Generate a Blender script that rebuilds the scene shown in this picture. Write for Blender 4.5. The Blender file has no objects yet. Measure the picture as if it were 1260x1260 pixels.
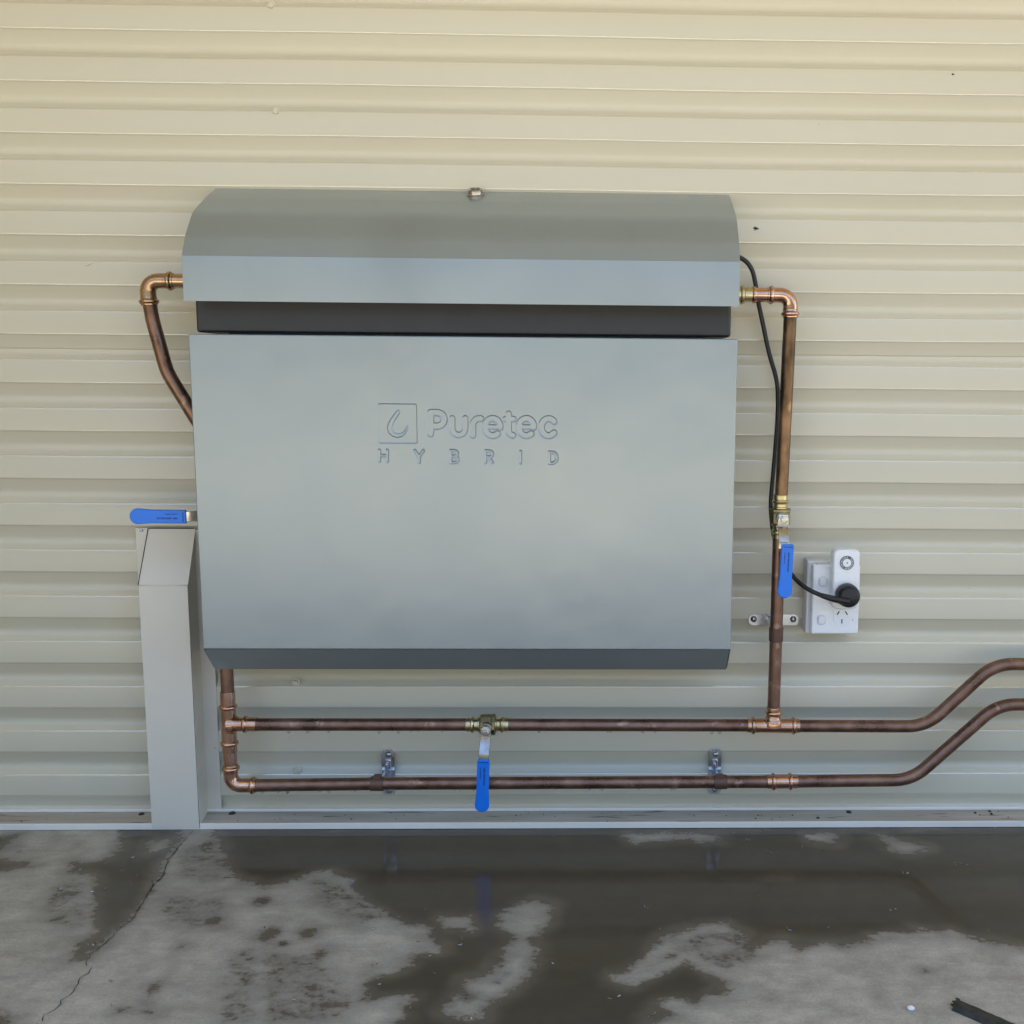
import bpy, bmesh, math, random
import numpy as np
from mathutils import Vector, Matrix

# ------------------------------------------------------------------ camera, sky, sun, exposure
scn = bpy.context.scene
COL = scn.collection
cam_d = bpy.data.cameras.new('camera')
cam = bpy.data.objects.new('camera', cam_d); COL.objects.link(cam); scn.camera = cam
cam_d.sensor_width = 36.0
cam_d.lens = 36.0*1262/1260
cam_d.shift_x = (630-768.49)/1260
cam_d.clip_start = .02; cam_d.clip_end = 500
PITCH, YAW, ROLL, CAMD, CAMZ = .133793, .026328, .008341, 1.64583, .737694
fw = Vector((math.sin(YAW)*math.cos(PITCH), math.cos(YAW)*math.cos(PITCH), -math.sin(PITCH)))
rt = Vector((math.cos(YAW), -math.sin(YAW), 0)); up = rt.cross(fw)
rt2 = rt*math.cos(ROLL)+up*math.sin(ROLL); up2 = -rt*math.sin(ROLL)+up*math.cos(ROLL)
m = Matrix((rt2, up2, -fw)).transposed().to_4x4(); m.translation = Vector((0, -CAMD, CAMZ))
cam.matrix_world = m

SUN_EL, SUN_AZ = math.radians(74), math.radians(-20)    # sun stands behind the building, to the left
wd = bpy.data.worlds.new('World'); scn.world = wd; wd.use_nodes = True
wn = wd.node_tree.nodes; wl = wd.node_tree.links
sky = wn.new('ShaderNodeTexSky'); sky.sky_type = 'NISHITA'; sky.sun_disc = False
sky.sun_elevation = SUN_EL; sky.sun_rotation = SUN_AZ
sky.air_density = 1.0; sky.dust_density = 1.5; sky.ozone_density = 1.0
wn['Background'].inputs['Strength'].default_value = .142
wl.new(sky.outputs[0], wn['Background'].inputs[0])
sun_d = bpy.data.lights.new('sun', 'SUN'); sun_d.energy = 4.3; sun_d.angle = math.radians(.6); sun_d.color = (1, .95, .87)
sun = bpy.data.objects.new('sun', sun_d); COL.objects.link(sun)
sd = Vector((math.sin(SUN_AZ)*math.cos(SUN_EL), math.cos(SUN_AZ)*math.cos(SUN_EL), math.sin(SUN_EL)))
sun.rotation_euler = sd.to_track_quat('Z', 'Y').to_euler(); sun.location = (0, 0, 6)
scn.view_settings.view_transform = 'Standard'; scn.view_settings.look = 'None'
scn.view_settings.exposure = 2.02; scn.view_settings.gamma = 1.0
scn.view_settings.use_curve_mapping = False
scn.render.engine = 'CYCLES'
scn.cycles.max_bounces = 6; scn.cycles.diffuse_bounces = 4; scn.cycles.glossy_bounces = 3
scn.cycles.use_denoising = True
scn.cycles.sample_clamp_indirect = 8

# ------------------------------------------------------------------ materials
def nd(t, typ, **kw):
    n = t.nodes.new(typ)
    for k, v in kw.items(): setattr(n, k, v)
    return n
def ramp(t, src, p0, c0, p1, c1):
    r = nd(t, 'ShaderNodeValToRGB'); e = r.color_ramp.elements
    e[0].position = p0; e[0].color = c0; e[1].position = p1; e[1].color = c1
    t.links.new(src, r.inputs[0]); return r
def c4(c): return (c[0], c[1], c[2], 1)
def mat(name, c1, c2=None, metal=0, rough=.5, rvar=.0, scale=20, stretch=(1, 1, 1), detail=5, lo=.35, hi=.65,
        bump=0, bscale=None, spots=None, spot_scale=60, coat=0, coat_rough=.2, warp=0, spot_lo=.62, spec=.5, coat_ior=1.5):
    m = bpy.data.materials.new(name); m.use_nodes = True; t = m.node_tree; b = t.nodes['Principled BSDF']
    b.inputs['Metallic'].default_value = metal; b.inputs['Roughness'].default_value = rough
    b.inputs['Base Color'].default_value = c4(c1); b.inputs['Specular IOR Level'].default_value = spec
    if coat: b.inputs['Coat Weight'].default_value = coat; b.inputs['Coat IOR'].default_value = coat_ior; b.inputs['Coat Roughness'].default_value = coat_rough
    tc = nd(t, 'ShaderNodeTexCoord'); mp = nd(t, 'ShaderNodeMapping'); mp.inputs['Scale'].default_value = stretch
    t.links.new(tc.outputs['Object'], mp.inputs[0])
    if c2 is not None:
        n = nd(t, 'ShaderNodeTexNoise'); n.inputs['Scale'].default_value = scale; n.inputs['Detail'].default_value = detail
        t.links.new(mp.outputs[0], n.inputs[0])
        r = ramp(t, n.outputs[0], lo, c4(c1), hi, c4(c2)); out = r.outputs[0]
        if spots:
            n2 = nd(t, 'ShaderNodeTexNoise'); n2.inputs['Scale'].default_value = spot_scale; n2.inputs['Detail'].default_value = 3
            t.links.new(mp.outputs[0], n2.inputs[0])
            r2 = ramp(t, n2.outputs[0], spot_lo, (0, 0, 0, 1), spot_lo+.1, (1, 1, 1, 1))
            mx = nd(t, 'ShaderNodeMix', data_type='RGBA'); mx.inputs[7].default_value = c4(spots)
            t.links.new(r2.outputs[0], mx.inputs[0]); t.links.new(out, mx.inputs[6]); out = mx.outputs[2]
        t.links.new(out, b.inputs['Base Color'])
        if rvar:
            mr = nd(t, 'ShaderNodeMapRange'); mr.inputs[3].default_value = rough-rvar; mr.inputs[4].default_value = rough+rvar
            mr.inputs[1].default_value = .3; mr.inputs[2].default_value = .7
            t.links.new(n.outputs[0], mr.inputs[0]); t.links.new(mr.outputs[0], b.inputs['Roughness'])
    if bump:
        n3 = nd(t, 'ShaderNodeTexNoise'); n3.inputs['Scale'].default_value = bscale or scale*3; n3.inputs['Detail'].default_value = 4
        t.links.new(mp.outputs[0], n3.inputs[0])
        bp = nd(t, 'ShaderNodeBump'); bp.inputs['Strength'].default_value = bump; bp.inputs['Distance'].default_value = .001
        t.links.new(n3.outputs[0], bp.inputs['Height']); t.links.new(bp.outputs[0], b.inputs['Normal'])
        if warp:      # slow waviness of thin sheet metal
            n4 = nd(t, 'ShaderNodeTexNoise'); n4.inputs['Scale'].default_value = 7; n4.inputs['Detail'].default_value = 2; t.links.new(tc.outputs['Object'], n4.inputs[0])
            b4 = nd(t, 'ShaderNodeBump'); b4.inputs['Strength'].default_value = warp; b4.inputs['Distance'].default_value = .006
            t.links.new(n4.outputs[0], b4.inputs['Height']); t.links.new(b4.outputs[0], bp.inputs['Normal'])
    return m

M = {}
M['wall'] = mat('cream_steel_paint', (.598, .550, .416), (.632, .583, .444), rough=.36, rvar=.04, warp=.08, scale=3, stretch=(.4, 1, 1), bump=.05, bscale=40, spots=(.40, .35, .26), spot_scale=150, spot_lo=.745)
M['bend'] = mat('glossy_bead_paint', (.598, .550, .416), (.632, .583, .444), rough=.30, rvar=.04, warp=.08, coat=1, coat_rough=.16, coat_ior=2.3, scale=3, stretch=(.4, 1, 1), bump=.05, bscale=40, spots=(.40, .35, .26), spot_scale=150, spot_lo=.745)  # wall paint with a strong coat, so crest edges show bright lines
M['flash'] = mat('pale_flashing_paint', (.86, .81, .72), (.80, .75, .66), rough=.4, rvar=.06, scale=9, stretch=(.5, 1, 1), bump=.08, bscale=60)
M['ledge'] = mat('dirty_ledge', (.50, .45, .37), (.38, .335, .27), rough=.6, scale=14, stretch=(.35, 3, 1), detail=8, spots=(.12, .10, .08), spot_scale=40, bump=.2, bscale=120)
M['casing'] = mat('casing_paint', (.67, .62, .52), (.70, .65, .545), rough=.38, rvar=.04, scale=5, bump=.04, bscale=60)
M['silver'] = mat('silver_powdercoat', (.275, .318, .335), (.302, .347, .362), metal=.5, rough=.34, rvar=.06, scale=4, stretch=(1, 1, .6), detail=6, bump=.04, bscale=900, coat=.3, coat_rough=.18, warp=.4)
M['dark'] = mat('charcoal_plastic', (.011, .013, .0145), (.014, .016, .018), rough=.42, scale=30)
M['gap'] = mat('dark_gap', (.012, .012, .012), rough=.8)
M['copper'] = mat('bright_copper', (.68, .41, .29), (.48, .28, .19), metal=1, rough=.18, rvar=.07, scale=45, bump=.05, bscale=150)
M['bronze'] = mat('aged_copper_fitting', (.50, .33, .20), (.40, .25, .15), metal=1, rough=.26, rvar=.07, scale=45)
M['pipe'] = mat('oxidised_copper', (.15, .084, .060), (.28, .165, .118), metal=.8, rough=.34, rvar=.12, scale=30, stretch=(1, 1, 1), detail=10, lo=.36, hi=.66, spots=(.40, .26, .19), spot_scale=52, spot_lo=.63, bump=.08, bscale=160)
M['pipe2'] = mat('brown_copper', (.07, .043, .025), (.27, .16, .088), metal=.8, rough=.36, rvar=.1, scale=34, stretch=(1, 1, .45), detail=9, lo=.38, hi=.62, spots=(.34, .22, .11), spot_scale=60, bump=.08, bscale=160)
M['brass'] = mat('brass', (.62, .53, .30), (.50, .42, .23), metal=1, rough=.3, rvar=.08, scale=50, bump=.06, bscale=260)
M['brassd'] = mat('cast_brass', (.36, .31, .19), (.27, .23, .13), metal=1, rough=.42, rvar=.1, scale=60, bump=.25, bscale=420)
M['steel'] = mat('plated_steel', (.44, .43, .40), (.33, .32, .30), metal=1, rough=.24, rvar=.06, scale=60)
M['zinc'] = mat('zinc_plate', (.64, .66, .68), (.48, .50, .53), metal=1, rough=.32, rvar=.1, scale=70, detail=6)
M['blue'] = mat('blue_vinyl', (.004, .175, .74), (.006, .19, .78), rough=.36, rvar=.04, scale=20, bump=.05, bscale=200)
M['print'] = mat('dark_blue_print', (.008, .03, .16), rough=.5)
M['white'] = mat('white_plastic', (.84, .84, .83), (.86, .86, .85), rough=.28, rvar=.03, scale=12)
M['cream'] = mat('greyed_plastic', (.66, .645, .62), (.69, .675, .65), rough=.35, scale=12)
M['slot'] = mat('slot_dark', (.03, .03, .032), rough=.6)
M['tick'] = mat('grey_print', (.12, .13, .135), rough=.5)
M['black'] = mat('black_rubber', (.007, .007, .008), (.011, .011, .012), rough=.42, rvar=.06, scale=60)
M['hose'] = mat('weathered_black_rubber', (.010, .010, .009), (.035, .033, .028), rough=.5, scale=70, detail=8, bump=.5, bscale=220)
M['strap'] = mat('brown_strap', (.13, .07, .048), (.10, .055, .038), metal=.3, rough=.45, scale=40)
M['crack'] = mat('crack_dirt', (.018, .017, .014), (.03, .028, .024), rough=.8, scale=60)
M['bug'] = mat('insect_shell', (.015, .013, .010), rough=.5)
M['dirt'] = mat('dirt', (.05, .042, .032), (.03, .025, .02), rough=.9, scale=200)
M['yard'] = mat('dry_gravel_yard', (.37, .325, .235), (.46, .405, .295), rough=.9, scale=.9, detail=10, bump=.4, bscale=14)
M['horizon_block'] = mat('dark_horizon_paint', (.045, .05, .035), (.075, .08, .055), rough=.95, scale=.4, detail=10)  # dark tone for the added blocks along the horizon
M['soffit'] = mat('yellow_bounce_soffit', (.52, .43, .19), (.56, .46, .21), rough=.5, scale=2)  # unseen ceiling tint, pushed yellow to warm the light on the upper wall
mw = bpy.data.materials.new('water'); mw.use_nodes = True; b = mw.node_tree.nodes['Principled BSDF']
b.inputs['Transmission Weight'].default_value = 1; b.inputs['Roughness'].default_value = .02; b.inputs['IOR'].default_value = 1.33
M['water'] = mw

# ------------------------------------------------------------------ helpers
def obj(name, verts, faces, mt, parent=None, smooth=False, auto=None, thick=None):
    me = bpy.data.meshes.new(name); me.from_pydata([tuple(v) for v in verts], [], faces); me.update()
    return finish(name, me, mt, parent, smooth, auto, thick)
def finish(name, me, mt, parent=None, smooth=False, auto=None, thick=None):
    o = bpy.data.objects.new(name, me); COL.objects.link(o)
    if mt is not None: me.materials.append(M[mt] if isinstance(mt, str) else mt)
    if smooth: me.polygons.foreach_set('use_smooth', [True]*len(me.polygons))
    if auto is not None:
        bm = bmesh.new(); bm.from_mesh(me); ca = math.radians(auto)
        for f in bm.faces: f.smooth = True
        for e in bm.edges:
            if len(e.link_faces) == 2 and e.calc_face_angle(0) > ca: e.smooth = False
        bm.to_mesh(me); bm.free()
        if thick: sl_ = o.modifiers.new('thickness', 'SOLIDIFY'); sl_.thickness = thick; sl_.offset = -1
        wm = o.modifiers.new('weighted', 'WEIGHTED_NORMAL'); wm.keep_sharp = True
    if parent is not None:
        o.parent = parent
        o.matrix_parent_inverse = Matrix.Translation(parent.location).inverted()
    return o
def thing(name, label, cat, loc=(0, 0, 0), group=None):
    o = bpy.data.objects.new(name, None); COL.objects.link(o); o.location = loc
    o.empty_display_size = .02
    return tag(o, label, cat, group)
def tag(o, label, cat, group=None):
    o['label'] = label; o['category'] = cat
    if group: o['group'] = group
    return o
class MB:
    """collects simple shapes (world coordinates) into one mesh"""
    def __init__(s): s.v = []; s.f = []
    def add(s, v, f):
        n = len(s.v); s.v += [tuple(x) for x in v]; s.f += [tuple(i+n for i in q) for q in f]; return s
    def box(s, x0, x1, y0, y1, z0, z1):
        return s.add([(x0, y0, z0), (x1, y0, z0), (x1, y1, z0), (x0, y1, z0), (x0, y0, z1), (x1, y0, z1), (x1, y1, z1), (x0, y1, z1)],
                     [(0, 3, 2, 1), (4, 5, 6, 7), (0, 1, 5, 4), (1, 2, 6, 5), (2, 3, 7, 6), (3, 0, 4, 7)])
    def bm(s, bm): 
        bm.verts.index_update()
        return s.add([v.co.copy() for v in bm.verts], [[v.index for v in f.verts] for f in bm.faces])
    def bbox(s, x0, x1, y0, y1, z0, z1, r=.002, seg=3, M4=None):
        b = bmesh.new(); bmesh.ops.create_cube(b, size=1)
        for v in b.verts: v.co = Vector(((x0+x1)/2+v.co.x*(x1-x0), (y0+y1)/2+v.co.y*(y1-y0), (z0+z1)/2+v.co.z*(z1-z0)))
        bmesh.ops.bevel(b, geom=list(b.edges), offset=r, segments=seg, affect='EDGES', profile=.5)
        if M4 is not None: bmesh.ops.transform(b, matrix=M4, verts=list(b.verts))
        s.bm(b); b.free(); return s
    def prism(s, pts, M4, t0, t1, bevel=0, seg=2):
        """closed 2-D outline pts (a,b) extruded from t0 to t1; M4 maps (a,b,t) to world"""
        b = bmesh.new(); vs = [b.verts.new((p[0], p[1], t0)) for p in pts]; f = b.faces.new(vs)
        e = bmesh.ops.extrude_face_region(b, geom=[f]); nv = [x for x in e['geom'] if isinstance(x, bmesh.types.BMVert)]
        for v in nv: v.co.z = t1
        bmesh.ops.recalc_face_normals(b, faces=list(b.faces))
        if bevel:
            ed = [e for e in b.edges if abs(e.verts[0].co.z-e.verts[1].co.z) < 1e-9]
            bmesh.ops.bevel(b, geom=ed, offset=bevel, segments=seg, affect='EDGES', profile=.5)
        bmesh.ops.transform(b, matrix=M4, verts=list(b.verts)); bmesh.ops.recalc_face_normals(b, faces=list(b.faces))
        s.bm(b); b.free(); return s
    def lathe(s, prof, o, d, n=28, cap=True):
        """prof [(distance along d, radius)]"""
        d = Vector(d).normalized(); o = Vector(o)
        a = d.orthogonal().normalized(); bb = d.cross(a)
        v = []; f = []
        for t, r in prof:
            for i in range(n):
                q = 2*math.pi*i/n; v.append(o+d*t+(a*math.cos(q)+bb*math.sin(q))*r)
        k = len(prof)
        for j in range(k-1):
            for i in range(n):
                i2 = (i+1) % n; f.append((j*n+i, j*n+i2, (j+1)*n+i2, (j+1)*n+i))
        if cap: f.append(tuple(range(n))[::-1]); f.append(tuple((k-1)*n+i for i in range(n)))
        return s.add(v, f)
    def tube(s, path, r, n=18, cap=True):
        P = [Vector(p) for p in path]; rr = r if isinstance(r, (list, tuple)) else [r]*len(P)
        T = []
        for i in range(len(P)):
            a = P[max(i-1, 0)]; b = P[min(i+1, len(P)-1)]; T.append((b-a).normalized())
        u = T[0].orthogonal().normalized(); v = []; f = []
        for i, p in enumerate(P):
            u = (u-T[i]*u.dot(T[i])).normalized(); w = T[i].cross(u)
            for k in range(n):
                q = 2*math.pi*k/n; v.append(p+(u*math.cos(q)+w*math.sin(q))*rr[i])
        for i in range(len(P)-1):
            for k in range(n):
                k2 = (k+1) % n; f.append((i*n+k, i*n+k2, (i+1)*n+k2, (i+1)*n+k))
        if cap: f.append(tuple(range(n))[::-1]); f.append(tuple((len(P)-1)*n+k for k in range(n)))
        return s.add(v, f)
    def build(s, name, mt, parent=None, smooth=False, auto=None): return obj(name, s.v, s.f, mt, parent, smooth, auto)
def fillet(pts, rad, n=7):
    P = [Vector(p) for p in pts]; out = [P[0]]
    for i in range(1, len(P)-1):
        a, b, c = P[i-1], P[i], P[i+1]; d1 = (a-b); d2 = (c-b); l1, l2 = d1.length, d2.length
        d1.normalize(); d2.normalize(); ang = d1.angle(d2)
        r = rad[i] if isinstance(rad, (list, tuple)) else rad
        if ang > 3.1: out.append(b); continue
        t = min(r/math.tan(ang/2), .49*l1, .49*l2); r = t*math.tan(ang/2)
        cen = b+(d1+d2).normalized()*(r/math.sin(ang/2)); s0 = b+d1*t-cen; s1 = b+d2*t-cen
        for k in range(n+1):
            out.append(cen+s0.normalized().slerp(s1.normalized(), k/n)*s0.length if s0.angle(s1) > 1e-4 else b)
    out.append(P[-1]); return out
def dense(path, step):
    out = [Vector(path[0])]
    for a, b in zip(path[:-1], path[1:]):
        a, b = Vector(a), Vector(b); k = max(1, int((b-a).length/step))
        out += [a+(b-a)*((i+1)/k) for i in range(k)]
    return out
def rounded(x0, x1, z0, z1, r, n=6):
    out = []
    for cx, cz, a0 in ((x1-r, z1-r, 0), (x0+r, z1-r, 90), (x0+r, z0+r, 180), (x1-r, z0+r, 270)):
        for i in range(n+1):
            a = math.radians(a0+90*i/n); out.append((cx+r*math.cos(a), cz+r*math.sin(a)))
    return out
XZ = Matrix(((1, 0, 0, 0), (0, 0, -1, 0), (0, 1, 0, 0), (0, 0, 0, 1)))    # (a,b,t) -> (x=a, y=-t, z=b)
def sleeve(L, r=.0111, beads=(.006,), br=.0025, ends=True):
    """profile of a press fitting sleeve with raised beads at the given distances"""
    pr = [(0, r-.0007), (.0006, r)]
    for b in sorted(beads):
        pr += [(b-.0036, r), (b-.0022, r+br*.75), (b-.0008, r+br), (b+.0008, r+br), (b+.0022, r+br*.75), (b+.0036, r)]
    pr += [(L-.0006, r), (L, r-.0007)]
    return pr

# floor plan of the wet patches, dry islands, half-dry areas and spots (metres, x and y)
WET=[[(-0.628,-0.033),(-0.611,-0.077),(-0.573,-0.147),(-0.550,-0.186),(-0.525,-0.221),(-0.483,-0.242),(-0.467,-0.239),(-0.444,-0.225),(-0.423,-0.203),(-0.399,-0.194),(-0.385,-0.209),(-0.361,-0.222),(-0.352,-0.249),(-0.327,-0.282),(-0.291,-0.315),(-0.257,-0.345),(-0.228,-0.353),(-0.222,-0.374),(-0.204,-0.394),(-0.203,-0.408),(-0.220,-0.405),(-0.238,-0.422),(-0.236,-0.440),(-0.252,-0.456),(-0.271,-0.462),(-0.285,-0.479),(-0.277,-0.504),(-0.260,-0.512),(-0.241,-0.509),(-0.217,-0.511),(-0.233,-0.527),(-0.223,-0.541),(-0.236,-0.557),(-0.232,-0.613),(0.051,-0.617),(0.068,-0.560),(0.092,-0.548),(0.092,-0.537),(0.079,-0.523),(0.095,-0.515),(0.107,-0.519),(0.120,-0.529),(0.139,-0.511),(0.157,-0.510),(0.167,-0.497),(0.157,-0.471),(0.138,-0.458),(0.121,-0.440),(0.111,-0.435),(0.086,-0.453),(0.049,-0.483),(0.026,-0.476),(0.021,-0.470),(0.040,-0.457),(0.067,-0.420),(0.090,-0.387),(0.119,-0.367),(0.149,-0.349),(0.177,-0.350),(0.195,-0.378),(0.186,-0.403),(0.195,-0.420),(0.211,-0.403),(0.242,-0.391),(0.248,-0.391),(0.263,-0.413),(0.298,-0.399),(0.324,-0.404),(0.359,-0.395),(0.368,-0.380),(0.386,-0.375),(0.428,-0.376),(0.435,-0.363),(0.462,-0.373),(0.480,-0.368),(0.496,-0.387),(0.509,-0.397),(0.559,-0.409),(0.626,-0.426),(0.806,-0.043)],
 [(-0.785,-0.032),(-0.740,-0.121),(-0.746,-0.145),(-0.771,-0.158),(-0.796,-0.158),(-0.781,-0.193),(-0.741,-0.206),(-0.712,-0.261),(-0.683,-0.327),(-0.667,-0.354),(-0.671,-0.379),(-0.670,-0.407),(-0.658,-0.428),(-0.638,-0.424),(-0.643,-0.412),(-0.635,-0.381),(-0.635,-0.359),(-0.627,-0.328),(-0.629,-0.284),(-0.636,-0.207),(-0.650,-0.162),(-0.656,-0.121),(-0.654,-0.079),(-0.678,-0.033)],
 [(-0.990,-0.069),(-0.921,-0.062),(-0.915,-0.098),(-0.918,-0.126),(-0.952,-0.133)],
 [(-0.946,-0.143),(-0.910,-0.140),(-0.858,-0.157),(-0.839,-0.174),(-0.864,-0.189),(-0.880,-0.194),(-0.916,-0.192)],
 [(-0.714,-0.527),(-0.689,-0.529),(-0.675,-0.533),(-0.660,-0.552),(-0.640,-0.580),(-0.683,-0.579)]]
DRY=[[(-0.126,-0.354),(-0.132,-0.328),(-0.106,-0.295),(-0.106,-0.290),(-0.089,-0.284),(-0.065,-0.301),(-0.066,-0.339),(-0.078,-0.370),(-0.088,-0.385),(-0.079,-0.405),(-0.080,-0.433),(-0.083,-0.464),(-0.092,-0.481),(-0.115,-0.502),(-0.132,-0.522),(-0.134,-0.549),(-0.144,-0.545),(-0.167,-0.534),(-0.174,-0.528),(-0.166,-0.506),(-0.153,-0.514),(-0.141,-0.504),(-0.155,-0.489),(-0.160,-0.476),(-0.141,-0.472),(-0.127,-0.459),(-0.121,-0.437),(-0.109,-0.399),(-0.108,-0.375)],
 [(-0.210,-0.330),(-0.174,-0.325),(-0.166,-0.356),(-0.202,-0.348)],
 [(0.047,-0.073),(0.111,-0.069),(0.194,-0.079),(0.196,-0.101),(0.152,-0.092),(0.109,-0.093),(0.063,-0.104)],
 [(0.339,-0.075),(0.385,-0.077),(0.377,-0.100),(0.342,-0.095)],
 [(0.459,-0.081),(0.498,-0.108),(0.526,-0.124),(0.484,-0.143),(0.464,-0.132),(0.466,-0.102)],
 [(-0.700,-0.100),(-0.680,-0.093),(-0.672,-0.121),(-0.691,-0.128)]]
SEMI=[[(-0.792,-0.218),(-0.741,-0.219),(-0.672,-0.348),(-0.697,-0.353),(-0.743,-0.337),(-0.766,-0.300)],
 [(-0.630,-0.250),(-0.516,-0.274),(-0.492,-0.350),(-0.545,-0.355),(-0.596,-0.323)],
 [(-0.653,-0.121),(-0.608,-0.071),(-0.520,-0.221),(-0.566,-0.226),(-0.612,-0.214)],
 [(-0.473,-0.419),(-0.438,-0.381),(-0.382,-0.555),(-0.433,-0.555)],
 [(-0.435,-0.391),(-0.348,-0.420),(-0.281,-0.508),(-0.281,-0.557),(-0.382,-0.555)],
 [(-0.423,-0.203),(-0.358,-0.234),(-0.283,-0.326),(-0.311,-0.352),(-0.415,-0.275)],
 [(0.029,-0.479),(0.128,-0.367),(0.198,-0.358),(0.234,-0.408),(0.163,-0.463),(0.120,-0.426)],
 [(-0.562,-0.517),(-0.512,-0.521),(-0.504,-0.541),(-0.553,-0.536)]]
SPOTS=[(-0.432,-0.366,0.0149,0.0229),(-0.382,-0.364,0.0124,0.0150),(-0.407,-0.388,0.0079,0.0078),(-0.354,-0.411,0.0093,0.0084),(-0.273,-0.443,0.0055,0.0057),(-0.259,-0.503,0.0184,0.0106),(-0.534,-0.394,0.0052,0.0067),(-0.517,-0.329,0.0131,0.0147),(-0.520,-0.532,0.0122,0.0069),(-0.549,-0.527,0.0085,0.0077),(-0.531,-0.488,0.0048,0.0164),(-0.430,-0.530,0.0065,0.0100),(-0.469,-0.280,0.0136,0.0135),(0.409,-0.459,0.0051,0.0053),(0.338,-0.515,0.0039,0.0048),(-0.268,-0.475,0.0138,0.0101),(-0.120,-0.445,0.0061,0.0053),(-0.112,-0.459,0.0051,0.0052),(-0.122,-0.476,0.0059,0.0068)]
CRACK=[(-0.651,-0.049),(-0.652,-0.082),(-0.652,-0.114),(-0.649,-0.159),(-0.642,-0.185),(-0.636,-0.207),(-0.640,-0.232),(-0.633,-0.276),(-0.629,-0.312),(-0.627,-0.328),(-0.631,-0.344),(-0.636,-0.356),(-0.634,-0.369),(-0.636,-0.386),(-0.643,-0.410),(-0.638,-0.433),(-0.628,-0.442),(-0.625,-0.453),(-0.631,-0.462),(-0.626,-0.475),(-0.624,-0.498),(-0.629,-0.508),(-0.625,-0.516),(-0.628,-0.526),(-0.634,-0.537),(-0.631,-0.547),(-0.634,-0.552),(-0.634,-0.565),(-0.635,-0.576)]
DEBRIS=[(-0.893,-0.130),(-0.889,-0.128),(-0.775,-0.161),(-0.770,-0.184),(-0.775,-0.193),(-0.767,-0.242),(-0.765,-0.237),(-0.757,-0.217),(-0.746,-0.219),(-0.718,-0.254),(-0.708,-0.258),(-0.700,-0.243),(-0.696,-0.232),(-0.702,-0.188),(-0.708,-0.147),(-0.673,-0.212),(-0.643,-0.229),(-0.739,-0.166),(-0.671,-0.239),(-0.662,-0.392),(-0.652,-0.391),(-0.646,-0.389),(-0.654,-0.418),(-0.668,-0.405),(-0.590,-0.475),(-0.562,-0.517),(-0.658,-0.093),(-0.533,-0.395),(-0.438,-0.371),(-0.438,-0.356),(-0.382,-0.365),(-0.406,-0.390),(-0.356,-0.222),(-0.298,-0.349),(-0.228,-0.387),(-0.230,-0.312),(-0.216,-0.421),(-0.198,-0.458),(-0.216,-0.530),(-0.361,-0.515),(-0.273,-0.443),(-0.266,-0.470),(-0.265,-0.485),(-0.174,-0.377),(-0.177,-0.394),(-0.131,-0.369),(-0.144,-0.549),(-0.139,-0.546),(-0.066,-0.076),(0.021,-0.279),(0.067,-0.304),(0.071,-0.304),(0.086,-0.363),(-0.069,-0.446),(-0.053,-0.439),(0.016,-0.512),(0.025,-0.511),(0.067,-0.544),(0.070,-0.544),(0.224,-0.067),(0.242,-0.093),(0.265,-0.132),(0.270,-0.136),(0.181,-0.188),(0.230,-0.270),(0.187,-0.337),(0.184,-0.383),(0.276,-0.068),(0.324,-0.085),(0.325,-0.117),(0.346,-0.115),(0.333,-0.159),(0.357,-0.135),(0.465,-0.205),(0.368,-0.318),(0.413,-0.317),(0.312,-0.356),(0.544,-0.184),(0.554,-0.178),(0.559,-0.183),(0.560,-0.194),(0.525,-0.367),(0.256,-0.363),(0.269,-0.414),(0.468,-0.260)]
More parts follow.
